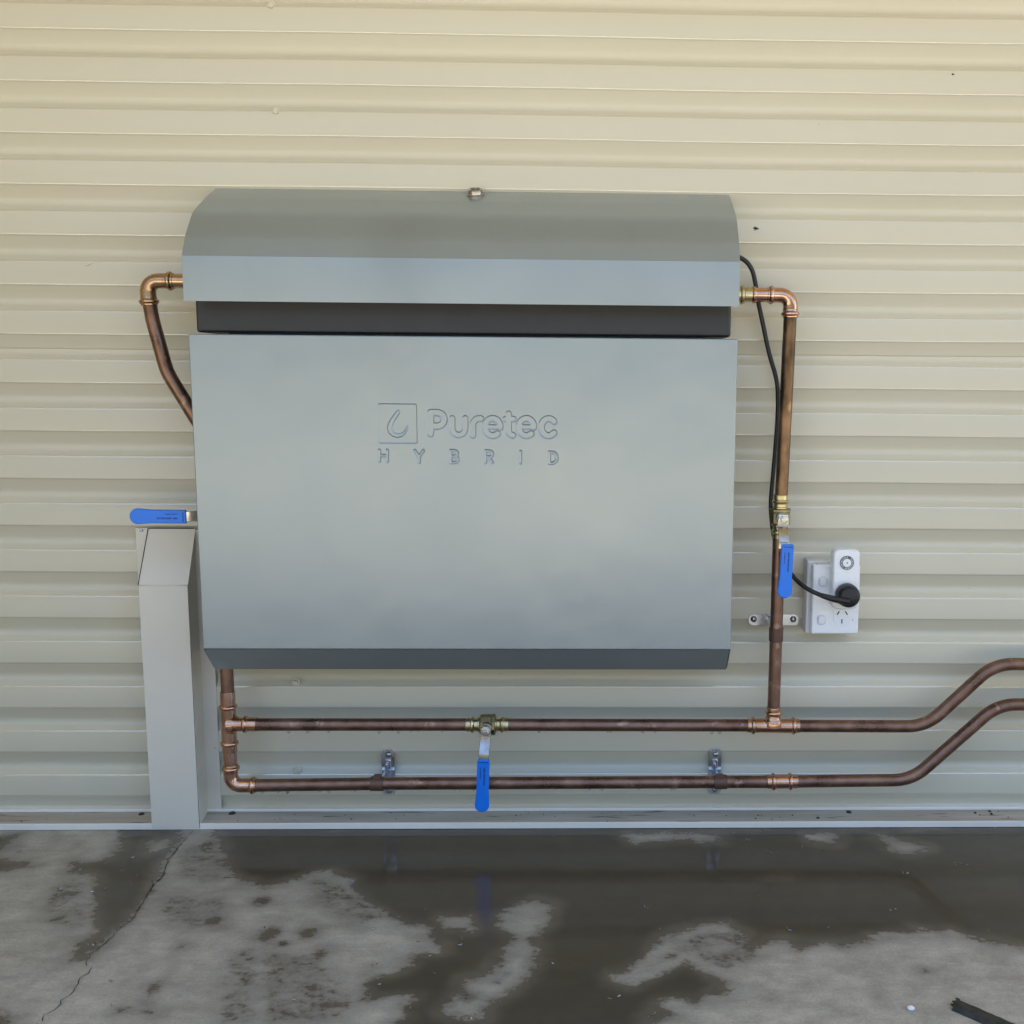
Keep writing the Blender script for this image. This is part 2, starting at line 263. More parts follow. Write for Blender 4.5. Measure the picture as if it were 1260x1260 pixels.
STROKES=[(0.0093,[(-0.2452,0.6486),(-0.2446,0.6795)]),
 (0.0093,[(-0.2446,0.6795),(-0.2351,0.6796),(-0.2351,0.6796),(-0.2325,0.6792),(-0.2300,0.6783),(-0.2280,0.6767),(-0.2264,0.6747),(-0.2254,0.6723),(-0.2251,0.6697),(-0.2255,0.6672),(-0.2265,0.6648),(-0.2282,0.6627),(-0.2303,0.6611),(-0.2328,0.6601),(-0.2354,0.6597),(-0.2450,0.6597)]),
 (0.0079,[(-0.2133,0.6714),(-0.2135,0.6569),(-0.2135,0.6569),(-0.2132,0.6544),(-0.2123,0.6520),(-0.2108,0.6499),(-0.2089,0.6484),(-0.2066,0.6474),(-0.2041,0.6470),(-0.2017,0.6474),(-0.1994,0.6484),(-0.1974,0.6500),(-0.1958,0.6521),(-0.1949,0.6545),(-0.1945,0.6571),(-0.1943,0.6715)]),
 (0.0087,[(-0.1836,0.6468),(-0.1834,0.6610),(-0.1834,0.6610),(-0.1833,0.6628),(-0.1828,0.6645),(-0.1821,0.6661),(-0.1811,0.6676),(-0.1799,0.6689),(-0.1785,0.6700),(-0.1770,0.6707),(-0.1754,0.6712),(-0.1719,0.6713)]),
 (0.0066,[(-0.1638,0.6590),(-0.1450,0.6591)]),
 (0.0087,[(-0.1437,0.6587),(-0.1438,0.6613),(-0.1444,0.6638),(-0.1455,0.6662),(-0.1469,0.6682),(-0.1487,0.6698),(-0.1507,0.6709),(-0.1529,0.6715),(-0.1552,0.6716),(-0.1574,0.6711),(-0.1595,0.6701),(-0.1614,0.6686),(-0.1630,0.6667),(-0.1642,0.6645),(-0.1650,0.6620),(-0.1653,0.6594),(-0.1652,0.6568),(-0.1646,0.6543),(-0.1636,0.6519),(-0.1621,0.6499),(-0.1604,0.6483),(-0.1583,0.6472),(-0.1561,0.6465),(-0.1539,0.6465),(-0.1516,0.6469),(-0.1495,0.6479),(-0.1476,0.6494)]),
 (0.0066,[(-0.1145,0.6593),(-0.0956,0.6595)]),
 (0.0087,[(-0.0943,0.6590),(-0.0945,0.6617),(-0.0951,0.6642),(-0.0961,0.6665),(-0.0976,0.6685),(-0.0994,0.6701),(-0.1014,0.6713),(-0.1036,0.6719),(-0.1059,0.6720),(-0.1081,0.6715),(-0.1102,0.6705),(-0.1121,0.6690),(-0.1137,0.6671),(-0.1149,0.6648),(-0.1157,0.6624),(-0.1160,0.6598),(-0.1159,0.6571),(-0.1152,0.6546),(-0.1142,0.6523),(-0.1127,0.6503),(-0.1110,0.6486),(-0.1089,0.6475),(-0.1067,0.6469),(-0.1045,0.6468),(-0.1022,0.6473),(-0.1001,0.6483),(-0.0982,0.6498)]),
 (0.0084,[(-0.1311,0.6784),(-0.1312,0.6543),(-0.1312,0.6543),(-0.1310,0.6525),(-0.1304,0.6509),(-0.1294,0.6495),(-0.1281,0.6483),(-0.1266,0.6475),(-0.1249,0.6471)]),
 (0.0082,[(-0.1355,0.6708),(-0.1241,0.6709)]),
 (0.0089,[(-0.0648,0.6678),(-0.0664,0.6695),(-0.0682,0.6707),(-0.0702,0.6715),(-0.0723,0.6719),(-0.0745,0.6717),(-0.0765,0.6710),(-0.0784,0.6699),(-0.0801,0.6683),(-0.0815,0.6664),(-0.0825,0.6642),(-0.0831,0.6618),(-0.0833,0.6593),(-0.0831,0.6568),(-0.0825,0.6544),(-0.0815,0.6522),(-0.0801,0.6503),(-0.0785,0.6488),(-0.0766,0.6477),(-0.0745,0.6470),(-0.0724,0.6469),(-0.0703,0.6472),(-0.0682,0.6481),(-0.0664,0.6494),(-0.0648,0.6511)]),
 (0.0036,[(-0.3201,0.6240),(-0.3204,0.6077)]),
 (0.0036,[(-0.3088,0.6240),(-0.3091,0.6078)]),
 (0.0036,[(-0.3202,0.6160),(-0.3090,0.6161)]),
 (0.0036,[(-0.2685,0.6239),(-0.2626,0.6144),(-0.2563,0.6240)]),
 (0.0036,[(-0.2626,0.6144),(-0.2627,0.6067)]),
 (0.0036,[(-0.2162,0.6241),(-0.2164,0.6064)]),
 (0.0036,[(-0.2162,0.6241),(-0.2105,0.6241),(-0.2105,0.6241),(-0.2086,0.6235),(-0.2071,0.6220),(-0.2066,0.6199),(-0.2072,0.6178),(-0.2087,0.6162),(-0.2107,0.6157),(-0.2163,0.6156)]),
 (0.0036,[(-0.2163,0.6156),(-0.2101,0.6157),(-0.2101,0.6157),(-0.2078,0.6151),(-0.2062,0.6134),(-0.2056,0.6111),(-0.2063,0.6089),(-0.2079,0.6072),(-0.2102,0.6066),(-0.2164,0.6065)]),
 (0.0036,[(-0.1653,0.6239),(-0.1655,0.6069)]),
 (0.0036,[(-0.1653,0.6239),(-0.1594,0.6239),(-0.1594,0.6239),(-0.1573,0.6233),(-0.1557,0.6218),(-0.1551,0.6196),(-0.1557,0.6174),(-0.1573,0.6157),(-0.1595,0.6151),(-0.1654,0.6151)]),
 (0.0036,[(-0.1607,0.6151),(-0.1555,0.6070)]),
 (0.0036,[(-0.1140,0.6234),(-0.1140,0.6067)]),
 (0.0036,[(-0.0716,0.6227),(-0.0716,0.6063)]),
 (0.0036,[(-0.0716,0.6227),(-0.0678,0.6227),(-0.0678,0.6227),(-0.0650,0.6221),(-0.0626,0.6204),(-0.0610,0.6177),(-0.0605,0.6146),(-0.0610,0.6114),(-0.0626,0.6088),(-0.0650,0.6070),(-0.0678,0.6063),(-0.0716,0.6063)])]
DROP=[(-0.2918,0.6798,0.0048),(-0.2993,0.6693,0.0057),(-0.3031,0.6625,0.0063),(-0.3047,0.6574,0.0068),(-0.3033,0.6518,0.0066),(-0.2998,0.6475,0.0057),(-0.2937,0.6453,0.0050),(-0.2875,0.6465,0.0044),(-0.2827,0.6502,0.0033),(-0.2796,0.6554,0.0022),(-0.2782,0.6593,0.0009)]
LOGOBOX=(-0.3208,-0.2649,0.6344,0.6917)

# ------------------------------------------------------------------ the ground and the wet concrete floor
def sdf_poly(X, Y, poly):
    P = np.array(poly); d = np.full(X.shape, 1e9); ins = np.zeros(X.shape, bool)
    for (x0, y0), (x1, y1) in zip(P, np.roll(P, -1, 0)):
        ex, ey = x1-x0, y1-y0; L = ex*ex+ey*ey+1e-12
        t = np.clip(((X-x0)*ex+(Y-y0)*ey)/L, 0, 1)
        d = np.minimum(d, (X-x0-t*ex)**2+(Y-y0-t*ey)**2)
        c = ((y0 > Y) != (y1 > Y)) & (X < ex*(Y-y0)/(ey+(1e-12 if ey == 0 else 0))+x0); ins ^= c
    return np.where(ins, 1, -1)*np.sqrt(d)
xs = np.concatenate([np.array([-6, -4, -2.5, -1.6]), np.arange(-1.15, .9501, .006), np.array([1.4, 2.2, 3.5, 6])])
ys = np.concatenate([np.array([-3.0, -2.4, -1.8, -1.3, -.9]), np.arange(-.66, -.02, .006), np.array([.2])])
X, Y = np.meshgrid(xs, ys)
S = np.full(X.shape, -.25)
for w in WET: S = np.maximum(S, sdf_poly(X, Y, w))
for h in DRY: S = np.minimum(S, -sdf_poly(X, Y, h)*.9+.001)
for q in SEMI:
    S = np.maximum(S, np.clip(sdf_poly(X, Y, q), -.25, .012)*.8-.0085)
for cx, cy, a, b in SPOTS:
    S = np.maximum(S, (1-np.sqrt(((X-cx)/a)**2+((Y-cy)/b)**2))*min(a, b)*1.3)
S = np.clip(S, -.06, .06)
nx, ny = len(xs), len(ys)
fv = np.stack([X.ravel(), Y.ravel(), np.zeros(X.size)], 1)
idx = np.arange(nx*ny).reshape(ny, nx)
ff = np.stack([idx[:-1, :-1], idx[:-1, 1:], idx[1:, 1:], idx[1:, :-1]], -1).reshape(-1, 4)
me = bpy.data.meshes.new('concrete_floor'); me.from_pydata(fv.tolist(), [], ff.tolist()); me.update()
at = me.attributes.new('wet', 'FLOAT', 'POINT'); at.data.foreach_set('value', S.ravel().astype(np.float32))

def floor_material():
    m = bpy.data.materials.new('wet_concrete'); m.use_nodes = True; t = m.node_tree; L = t.links; b = t.nodes['Principled BSDF']
    tc = nd(t, 'ShaderNodeTexCoord'); P = tc.outputs['Object']
    def noise(scale, detail=6, rough=.55, vec=P, dist=0):
        n = nd(t, 'ShaderNodeTexNoise'); n.inputs['Scale'].default_value = scale; n.inputs['Detail'].default_value = detail
        n.inputs['Roughness'].default_value = rough; n.inputs['Distortion'].default_value = dist; L.new(vec, n.inputs[0]); return n.outputs[0]
    def math_(op, a, b2, c=None):
        n = nd(t, 'ShaderNodeMath', operation=op)
        for i, v in enumerate((a, b2, c)):
            if v is None: continue
            if isinstance(v, (int, float)): n.inputs[i].default_value = v
            else: L.new(v, n.inputs[i])
        return n.outputs[0]
    def mixc(fac, a, b2, mode='MIX'):
        n = nd(t, 'ShaderNodeMix', data_type='RGBA', blend_type=mode)
        for s, v in ((0, fac), (6, a), (7, b2)):
            if isinstance(v, (int, float)): n.inputs[s].default_value = v
            elif isinstance(v, tuple): n.inputs[s].default_value = c4(v)
            else: L.new(v, n.inputs[s])
        return n.outputs[2]
    at = nd(t, 'ShaderNodeAttribute', attribute_name='wet')
    # ragged edges: a coarse and a fine breakup, stretched across the trowel direction
    mp = nd(t, 'ShaderNodeMapping'); mp.inputs['Scale'].default_value = (.75, 1, 1); L.new(P, mp.inputs[0])
    n1 = noise(38, 6, .6, mp.outputs[0], .4); n2 = noise(120, 4, .6, mp.outputs[0], .2)
    s = math_('ADD', at.outputs['Fac'], math_('MULTIPLY', math_('SUBTRACT', n1, .5), .034))
    s = math_('ADD', s, math_('MULTIPLY', math_('SUBTRACT', n2, .5), .028))
    w = nd(t, 'ShaderNodeMapRange', interpolation_type='SMOOTHSTEP'); w.inputs[1].default_value = -.0050; w.inputs[2].default_value = .0080
    L.new(s, w.inputs[0]); wet = w.outputs[0]
    dp = nd(t, 'ShaderNodeMapRange', interpolation_type='SMOOTHSTEP'); dp.inputs[1].default_value = -.028; dp.inputs[2].default_value = .002
    L.new(s, dp.inputs[0]); damp = dp.outputs[0]
    de = nd(t, 'ShaderNodeMapRange', interpolation_type='SMOOTHSTEP'); de.inputs[1].default_value = .004; de.inputs[2].default_value = .03
    L.new(math_('ADD', at.outputs['Fac'], math_('MULTIPLY', math_('SUBTRACT', noise(9, 4), .5), .05)), de.inputs[0]); deep = de.outputs[0]
    # dry concrete: blotches, fine grain, trowel streaks
    blot = noise(4.5, 7, .6); grain = noise(260, 4, .7); mid = noise(30, 7, .65, mp.outputs[0])
    mps = nd(t, 'ShaderNodeMapping'); mps.inputs['Scale'].default_value = (2.2, 14, 1); mps.inputs['Rotation'].default_value = (0, 0, .25); L.new(P, mps.inputs[0])
    strk = noise(6, 6, .6, mps.outputs[0])
    dry = mixc(ramp(t, blot, .3, (0, 0, 0, 1), .7, (1, 1, 1, 1)).outputs[0], (.365, .332, .275), (.475, .436, .362))
    dry = mixc(.55, dry, ramp(t, mid, .28, (.42, .41, .39, 1), .68, (1.25, 1.25, 1.25, 1)).outputs[0], 'MULTIPLY')
    dry = mixc(.2, dry, ramp(t, strk, .3, (.6, .6, .6, 1), .7, (1.3, 1.3, 1.3, 1)).outputs[0], 'MULTIPLY')
    dry = mixc(.4, dry, ramp(t, grain, .3, (.6, .6, .6, 1), .7, (1.3, 1.3, 1.3, 1)).outputs[0], 'MULTIPLY')
    dry = mixc(math_('MULTIPLY', damp, .42), dry, (.17, .16, .135))
    wc = mixc(ramp(t, mid, .3, (0, 0, 0, 1), .7, (1, 1, 1, 1)).outputs[0], (.110, .091, .063), (.166, .140, .10))
    wc = mixc(math_('MULTIPLY', deep, .8), wc, (.074, .061, .041))
    L.new(mixc(wet, dry, wc), b.inputs['Base Color'])
    rg = nd(t, 'ShaderNodeMapRange'); rg.inputs[3].default_value = .62; rg.inputs[4].default_value = .20; L.new(wet, rg.inputs[0])
    rough = math_('SUBTRACT', rg.outputs[0], math_('MULTIPLY', math_('MULTIPLY', wet, deep), .10))
    L.new(rough, b.inputs['Roughness'])
    b.inputs['IOR'].default_value = 1.36
    bh = math_('ADD', math_('MULTIPLY', grain, .5), mid)
    st = math_('MULTIPLY_ADD', wet, -.30, .34)
    bp = nd(t, 'ShaderNodeBump'); bp.inputs['Distance'].default_value = .0012
    L.new(math_('MULTIPLY_ADD', math_('MULTIPLY', wet, deep), -.035, st), bp.inputs['Strength']); L.new(bh, bp.inputs['Height'])
    L.new(bp.outputs[0], b.inputs['Normal'])
    return m
floor = finish('concrete_floor', me, floor_material()); floor['kind'] = 'structure'
# the crack that runs out from under the pipe casing
rnd = random.Random(4)
cv, cf = [], []
cp = dense([(x, y, 0) for x, y in CRACK], .006)
for i, p in enumerate(cp):
    a = cp[max(i-1, 0)]; c = cp[min(i+1, len(cp)-1)]; d = (c-a).normalized(); nrm = Vector((-d.y, d.x, 0))
    w = (.0003+.0008*rnd.random()) * (1.2 if 8 < i < 36 else .7); j = rnd.uniform(-.0012, .0012)
    cv += [p+nrm*(w+j)+Vector((0, 0, .0008)), p+nrm*(j-w)+Vector((0, 0, .0008))]
    if i and rnd.random() > .12: cf.append((2*i-2, 2*i-1, 2*i+1, 2*i))
obj('crack', cv, cf, 'crack', floor)
g = obj('ground', [(-60, -80, -.06), (60, -80, -.06), (60, 40, -.06), (-60, 40, -.06)], [(0, 1, 2, 3)], 'yard'); g['kind'] = 'structure'
ce = MB().box(-4.5, 4.5, -1.45, .25, 2.15, 2.21).build('ceiling', 'soffit'); ce['kind'] = 'structure'

# ------------------------------------------------------------------ the corrugated wall
PIT, Z0 = .0755, 1.28128
wall = thing('corrugated_wall', 'cream corrugated steel wall with horizontal ribs behind the grey cabinet', 'wall', (0, 0, 0))
CREST = .0360      # flat crest; below it a shallow cupped groove
def rib_profile(zhi, zlo, yoff):
    raw = []; rad = []
    for k in range(-16, 19):
        t = Z0-k*PIT
        raw += [(t, 0), (t-CREST, 0), (t-CREST-.0268, .0112)]; rad += [.0022, .0045, .0125]
    raw = [Vector((y, z, 0)) for z, y in raw]
    out = []
    for i in range(1, len(raw)-1):
        a, b, c = raw[i-1], raw[i], raw[i+1]; r = rad[i]
        d1 = (a-b).normalized(); d2 = (c-b).normalized(); ang = d1.angle(d2); t = r/math.tan(ang/2)
        cen = b+(d1+d2).normalized()*(r/math.sin(ang/2)); s0 = b+d1*t-cen; s1 = b+d2*t-cen
        out.append(b+d1*(t+.0006))
        for k in range(6): out.append(cen+s0.normalized().slerp(s1.normalized(), k/5)*s0.length)
        out.append(b+d2*(t+.0006))
    fine = []
    for a, b in zip(out[:-1], out[1:]):
        zz = (Z0-(a.y+b.y)/2) % PIT
        near = zz < .0055 or zz > PIT-.002 or CREST-.0055 < zz < CREST+.002
        k = max(1, int((b-a).length/(.0005 if near else .02)))
        fine += [a+(b-a)*(i/k) for i in range(k)]
    fine.append(out[-1]); res = []
    for p in fine:      # beads added along both crest edges to catch bright lines
        zz = (Z0-p.y+.01) % PIT-.01
        y = p.x-.0009*math.exp(-((zz-.0020)/.0018)**2)-.0011*math.exp(-((zz-CREST+.0014)/.0021)**2)
        if zlo <= p.y <= zhi: res.append((y+yoff, p.y))
    return res
def sheet(zhi, zlo, yoff, seed):
    pr = rib_profile(zhi, zlo, yoff)
    r2 = np.random.RandomState(seed)
    X = np.linspace(-2.4, 2.4, 57); Zp = np.array([p[1] for p in pr]); Yp = np.array([p[0] for p in pr])
    XX, ZZ = np.meshgrid(X, Zp); YY = np.repeat(Yp[:, None], len(X), 1)
    for i in range(10):      # slight oil-canning of the thin sheet
        kx, kz, ph = r2.uniform(2, 13), r2.uniform(-6, 6), r2.uniform(0, 6.28)
        YY = YY+.00014*np.sin(kx*XX+kz*ZZ+ph)
        ZZ = ZZ+.00012*np.sin(kx*1.3*XX+ph*2)
    n, k = XX.shape; id_ = np.arange(n*k).reshape(n, k)
    f = np.stack([id_[:-1, :-1], id_[1:, :-1], id_[1:, 1:], id_[:-1, 1:]], -1).reshape(-1, 4)
    o = obj('cladding_sheet', np.stack([XX.ravel(), YY.ravel(), ZZ.ravel()], 1).tolist(), f.tolist(), 'wall', wall, smooth=True)
    o.data.materials.append(M['bend'])       # extra gloss on the added beads, for bright lines along the crests
    zc_ = (Z0-(Zp[:-1]+Zp[1:])/2+.01) % PIT-.01; bead = ((zc_ > -.0012) & (zc_ < .0046)) | ((zc_ > CREST-.0052) & (zc_ < CREST+.0018))
    o.data.polygons.foreach_set('material_index', np.repeat(bead.astype(np.int32), k-1))
    md = o.modifiers.new('thickness', 'SOLIDIFY'); md.thickness = .0007; md.offset = 1
    return o
LAP = Z0-7*PIT+.0155
lo_sheet = sheet(LAP+.10, -.030, .0004, 3)
up_sheet = sheet(2.145, LAP, -.0004, 5)
for i, (x, z) in enumerate(((-.4951, 1.2825), (-.4934, 1.1298), (-.4946, .2312), (-.4971, .0802))):
    # painted hex head roofing screws with washers
    s_ = MB().lathe([(0, .0072), (.0012, .0072), (.0018, .0066)], (x, .001, z), (0, -1, 0), 20)
    s_.lathe([(.0012, .0046), (.0050, .0046), (.0058, .0036)], (x, .001, z), (0, -1, 0), 6)
    s_.build('screw', 'wall', wall, auto=30)
# base ledge: dirty tray, white front lip, bright drip edge of the cladding
MB().box(-2.4, 2.4, -.0495, .02, .0045, .0095).build('base_ledge', 'ledge', wall)
MB().bbox(-2.4, 2.4, -.0515, -.0490, .0006, .0110, .0008, 2).build('base_lip', 'flash', wall, auto=40)
MB().bbox(-2.4, 2.4, -.0050, .0125, .0098, .0150, .0012, 2).build('drip_edge', 'flash', wall, auto=40)
sf = MB().box(-2.4, 2.4, .022, .05, -.05, 2.15).build('wall_core', 'soffit', wall)
sw_ = MB().box(-1.86, -1.78, -1.45, .02, -.05, 2.15).build('side_shade_block', 'soffit'); sw_['kind'] = 'structure'  # added out of view to darken the left of the wall
hl = MB()  # unseen row of blocks added to cut off the bright low sky
for k in range(36):
    a = -80+k*160/35; hl.box(a-2.6, a+2.6, -52, -46, -1, 11+2.6*math.sin(k*1.7)+2*math.sin(k*.6))
ho = hl.build('horizon_blocks', 'horizon_block'); ho['kind'] = 'structure'

# ------------------------------------------------------------------ the folded steel pipe casing at the left
cas = thing('pipe_casing', 'beige folded steel pipe casing with sloped top left of the cabinet', 'pipe casing', (-.68, -.03, .01))
fx0, fx1, bx0, bx1, fy, by = -.7175, -.6410, -.7205, -.6465, -.0530, -.0035
zt, zs, zb = .4866, .4035, .0042
def quad(n, pts, th, mt='casing', smooth=False):
    o = obj(n, pts, [(0, 1, 2, 3)], mt, cas); md = o.modifiers.new('t', 'SOLIDIFY'); md.thickness = th; md.offset = -1; return o
quad('front_panel', [(fx0, fy, zb), (fx1, fy, zb), (fx1, fy, zs), (fx0, fy, zs)], .0012)
MB().tube([(fx0, fy+.0012, zs), (fx1, fy+.0012, zs)], .0016, 10).build('bend', 'casing', cas, smooth=True)
quad('sloped_top', [(fx0, fy, zs+.0006), (fx1, fy, zs+.0006), (bx1+.002, by, zt), (bx0+.002, by, zt)], .0012)
quad('side_panel', [(fx1, fy, zb), (fx1+.0004, fy+.003, zb), (fx1-.0004, fy+.003, zs), (fx1, fy, zs)], .0008)
obj('side_panel', [(fx1, fy+.001, zb), (bx1, by, .0105), (bx1, by, zt), (fx1, fy+.001, zs)], [(0, 1, 2, 3)], 'casing', cas)
obj('side_panel', [(fx0, fy+.001, zb), (bx0, by, .0105), (bx0, by, zt-.001), (fx0, fy+.001, zs-.001)], [(3, 2, 1, 0)], 'casing', cas)
MB().box(-.7395, bx0+.0035, -.0036, -.0016, .0102, zt).build('flange', 'casing', cas)
MB().box(bx1-.0005, -.6238, -.0036, -.0016, .0102, zt-.002).build('flange', 'casing', cas)
MB().tube([(fx0-.0006, fy-.0002, zs), (bx0+.0014, by-.0009, zt)], .0007, 6).build('gap_line', 'gap', cas)
MB().tube([(bx0+.002, by-.0006, zt), (bx1, by-.0006, zt)], .0006, 6).build('gap_line', 'gap', cas)
s_ = MB().lathe([(0, .0028), (.0012, .0026), (.002, .0012)], (-.7300, -.0036, .4835), (0, -1, 0), 14); s_.build('rivet', 'zinc', cas, smooth=True)
s_ = MB().lathe([(0, .0022), (.001, .0020), (.0016, .0010)], (-.6300, -.0036, .120), (0, -1, 0), 14); s_.build('rivet', 'casing', cas, smooth=True)

# ------------------------------------------------------------------ the filter cabinet
cab = thing('filter_cabinet', 'large silver grey metal filter cabinet with embossed logo and curved hood on the wall', 'cabinet', (-.195, -.05, .28))
XL, XR, YF, ZT, ZB = -.5896, .2027, -.1367, .7896, .3241
CY, CZ = -.0987, .2812
LX0, LX1, LZ0, LZ1 = -.3360, -.0420, .5960, .7020
b = bmesh.new(); bmesh.ops.create_cube(b, size=1)
for v in b.verts: v.co = Vector(((XL+XR)/2+v.co.x*(XR-XL), (YF-.088)/2+v.co.y*(YF+.088)*-1, (ZT+ZB)/2+v.co.z*(ZT-ZB)))
bmesh.ops.bevel(b, geom=list(b.edges), offset=.0021, segments=3, affect='EDGES', profile=.5)
bmesh.ops.recalc_face_normals(b, faces=list(b.faces))
ftop = max((f for f in b.faces if f.normal.y < -.99), key=lambda f: f.calc_area())
cor = sorted(ftop.verts, key=lambda v: (round(v.co.z, 4), v.co.x)); BL, BR, TL, TR = cor
b.faces.remove(ftop)
h = [b.verts.new((x, YF, z)) for x, z in ((LX0, LZ0), (LX1, LZ0), (LX0, LZ1), (LX1, LZ1))]
for q in ((BL, BR, h[1], h[0]), (BR, TR, h[3], h[1]), (TR, TL, h[2], h[3]), (TL, BL, h[0], h[2])): b.faces.new(q)
bmesh.ops.recalc_face_normals(b, faces=list(b.faces))
me = bpy.data.meshes.new('front_panel'); b.to_mesh(me); b.free()
front = finish('front_panel', me, 'silver', cab, auto=55)
# stamped logo: a height field pressed into the sheet
gx = np.arange(LX0, LX1+1e-6, .0006); gx = np.linspace(LX0, LX1, len(gx)); gz = np.linspace(LZ0, LZ1, int((LZ1-LZ0)/.0006)+1)
GX, GZ = np.meshgrid(gx, gz)
def stroke_d(pts, widths):
    d = np.full(GX.shape, 1.0)
    for (p, q, w0, w1) in zip(pts[:-1], pts[1:], widths[:-1], widths[1:]):
        ex, ez = q[0]-p[0], q[1]-p[1]; L = ex*ex+ez*ez+1e-14
        t = np.clip(((GX-p[0])*ex+(GZ-p[1])*ez)/L, 0, 1)
        d = np.minimum(d, np.hypot(GX-p[0]-t*ex, GZ-p[1]-t*ez)-(w0+(w1-w0)*t)/2)
    return d
def sst(d, e): t = np.clip(.5-d/e, 0, 1); return t*t*(3-2*t)
dl = np.full(GX.shape, 1.0)
for w, pts in STROKES: dl = np.minimum(dl, stroke_d(pts, [w]*len(pts)))
Hh = sst(dl, .0018)*.0012
bx0_, bx1_, bz0_, bz1_ = LOGOBOX; rr = .0022
qx = np.abs(GX-(bx0_+bx1_)/2)-(bx1_-bx0_)/2+rr; qz = np.abs(GZ-(bz0_+bz1_)/2)-(bz1_-bz0_)/2+rr
db = np.hypot(np.maximum(qx, 0), np.maximum(qz, 0))+np.minimum(np.maximum(qx, qz), 0)-rr
dd = stroke_d([p[:2] for p in DROP], [p[2] for p in DROP])
Hh = np.maximum(Hh, sst(db, .0016)*.0011*(1-sst(dd, .0018)))
n, k = GX.shape; id_ = np.arange(n*k).reshape(n, k)
f = np.stack([id_[:-1, :-1], id_[:-1, 1:], id_[1:, 1:], id_[1:, :-1]], -1).reshape(-1, 4)
lg = obj('stamped_logo', np.stack([GX.ravel(), YF+Hh.ravel(), GZ.ravel()], 1).tolist(), f.tolist(), 'silver', front, smooth=True)
lg['label'] = 'drop emblem in a square beside pressed lettering'
# folded lower lip and the side cheeks beside it
lip = obj('lower_lip', [(XL+.0022, YF+.0012, ZB-.0008), (XR-.0022, YF+.0012, ZB-.0008), (XR-.0022, CY, CZ+.0012), (XL+.0022, CY, CZ+.0012),
     (XR-.0022, CY+.004, CZ), (XL+.0022, CY+.004, CZ), (XR-.0022, -.012, CZ), (XL+.0022, -.012, CZ)], [(0, 3, 2, 1), (3, 5, 4, 2), (5, 7, 6, 4)], 'silver', cab, auto=20, thick=.0012)
for sx in (-1, 1):
    x = XL if sx < 0 else XR
    a, c = (x, x+.0011) if sx < 0 else (x-.0011, x)
    pr = [(YF+.002, ZB-.0005), (CY+.001, CZ+.003), (-.080, CZ+.003), (-.080, ZB+.01), (YF+.002, ZB+.01)]
    MB().prism([(p[0], p[1]) for p in pr], Matrix(((0, 0, 1, 0), (1, 0, 0, 0), (0, 1, 0, 0), (0, 0, 0, 1))), a, c).build('side_cheek', 'silver', cab)
    a2, c2 = (x+.0011, x+.0022) if sx < 0 else (x-.0022, x-.0011)
    MB().prism([(p[0]+.002, p[1]+.0005) for p in pr], Matrix(((0, 0, 1, 0), (1, 0, 0, 0), (0, 1, 0, 0), (0, 0, 0, 1))), a2, c2).build('seam', 'gap', cab)
MB().bbox(XL+.0018, XR-.0070, -.1100, -.004, .7930, .8420, .004, 3).build('housing', 'dark', cab, auto=40)
MB().box(-.545, .155, -.100, -.006, CZ+.01, .7935).build('inner_body', 'dark', cab)
# hood: folded sheet with a front flange, three roof facets and end cheeks
hp = [(-.1487, .8354), (-.1487, .8978), (-.1327, .9279), (-.1018, .9647), (-.0500, .9930), (-.0012, 1.0153)]
HX0, HX1 = -.5885, .2017
hv = [Vector((y, z, 0)) for y, z in hp]
prof = fillet(hv, [0, .0016, .075, .060, .12, 0], 8)
v, f = [], []
for p in prof: v += [(HX0, p.x, p.y), (HX1, p.x, p.y)]
for i in range(len(prof)-1): f.append((2*i, 2*i+1, 2*i+3, 2*i+2))
hood = obj('hood', v, f, 'silver', cab, auto=35, thick=.0012)
for x0, x1 in ((HX0+.0003, HX0+.0015), (HX1-.0015, HX1-.0003)):
    pts = [(p.x+.0016, p.y-.0012) for p in prof[1:]]+[(-.0012, .842), (-.1470, .842)]
    MB().prism(pts, Matrix(((0, 0, 1, 0), (1, 0, 0, 0), (0, 1, 0, 0), (0, 0, 0, 1))), x0, x1).build('end_cheek', 'silver', hood)
nrm = Vector((0, -.0223, .0488)).normalized()
lk = MB().lathe([(0, .0135), (.0018, .0135), (.0030, .0118), (.0042, .0112), (.0090, .0108), (.0098, .0098), (.0098, .0070), (.0060, .0066)], Vector((-.1895, -.020, 1.0065)), nrm, 30, cap=False)
lk.lathe([(.0055, .0070), (.0066, .0046), (.0072, .0012)], Vector((-.1895, -.020, 1.0065)), nrm, 20)
lk.build('hood_lock', 'steel', hood, auto=35)

# ------------------------------------------------------------------ copper pipework
PR = .0101
PYB = -.055
def drops(parent, a, b, n, seed, r=.0101):
    """water beads hanging along the underside of a pipe"""
    rr = random.Random(seed); mb = MB(); a, b = Vector(a), Vector(b)
    for i in range(n):
        p = a.lerp(b, rr.random()); s = rr.uniform(.0018, .0034)
        mb.lathe([(0, s), (s*.5, s*1.0), (s*1.0, s*.8), (s*1.4, s*.45), (s*1.55, s*.1)], p+Vector((0, rr.uniform(-.002, .002), -r+.0006)), (0, 0, -1), 10)
    o = mb.build('water_drops', 'water', parent, smooth=True); o['kind'] = 'stuff'
    return o
def elbow(pts, name, mt, parent, rad=.016, b0=None, b1=None, r=.0112):
    """pts: three corner points; a bend with a beaded sleeve at each end"""
    A, B, Cc = [Vector(p) for p in pts]
    path = fillet([A, B, Cc], rad, 10)
    mb = MB().tube(dense(path, .004), r, 24)
    for P0, d in ((A, (B-A).normalized()), (Cc, (B-Cc).normalized())):
        mb.lathe(sleeve(.013, r+.0003, (.0062,), .0026), P0-d*.002, d, 28)
    return mb.build(name, mt, parent, auto=50)

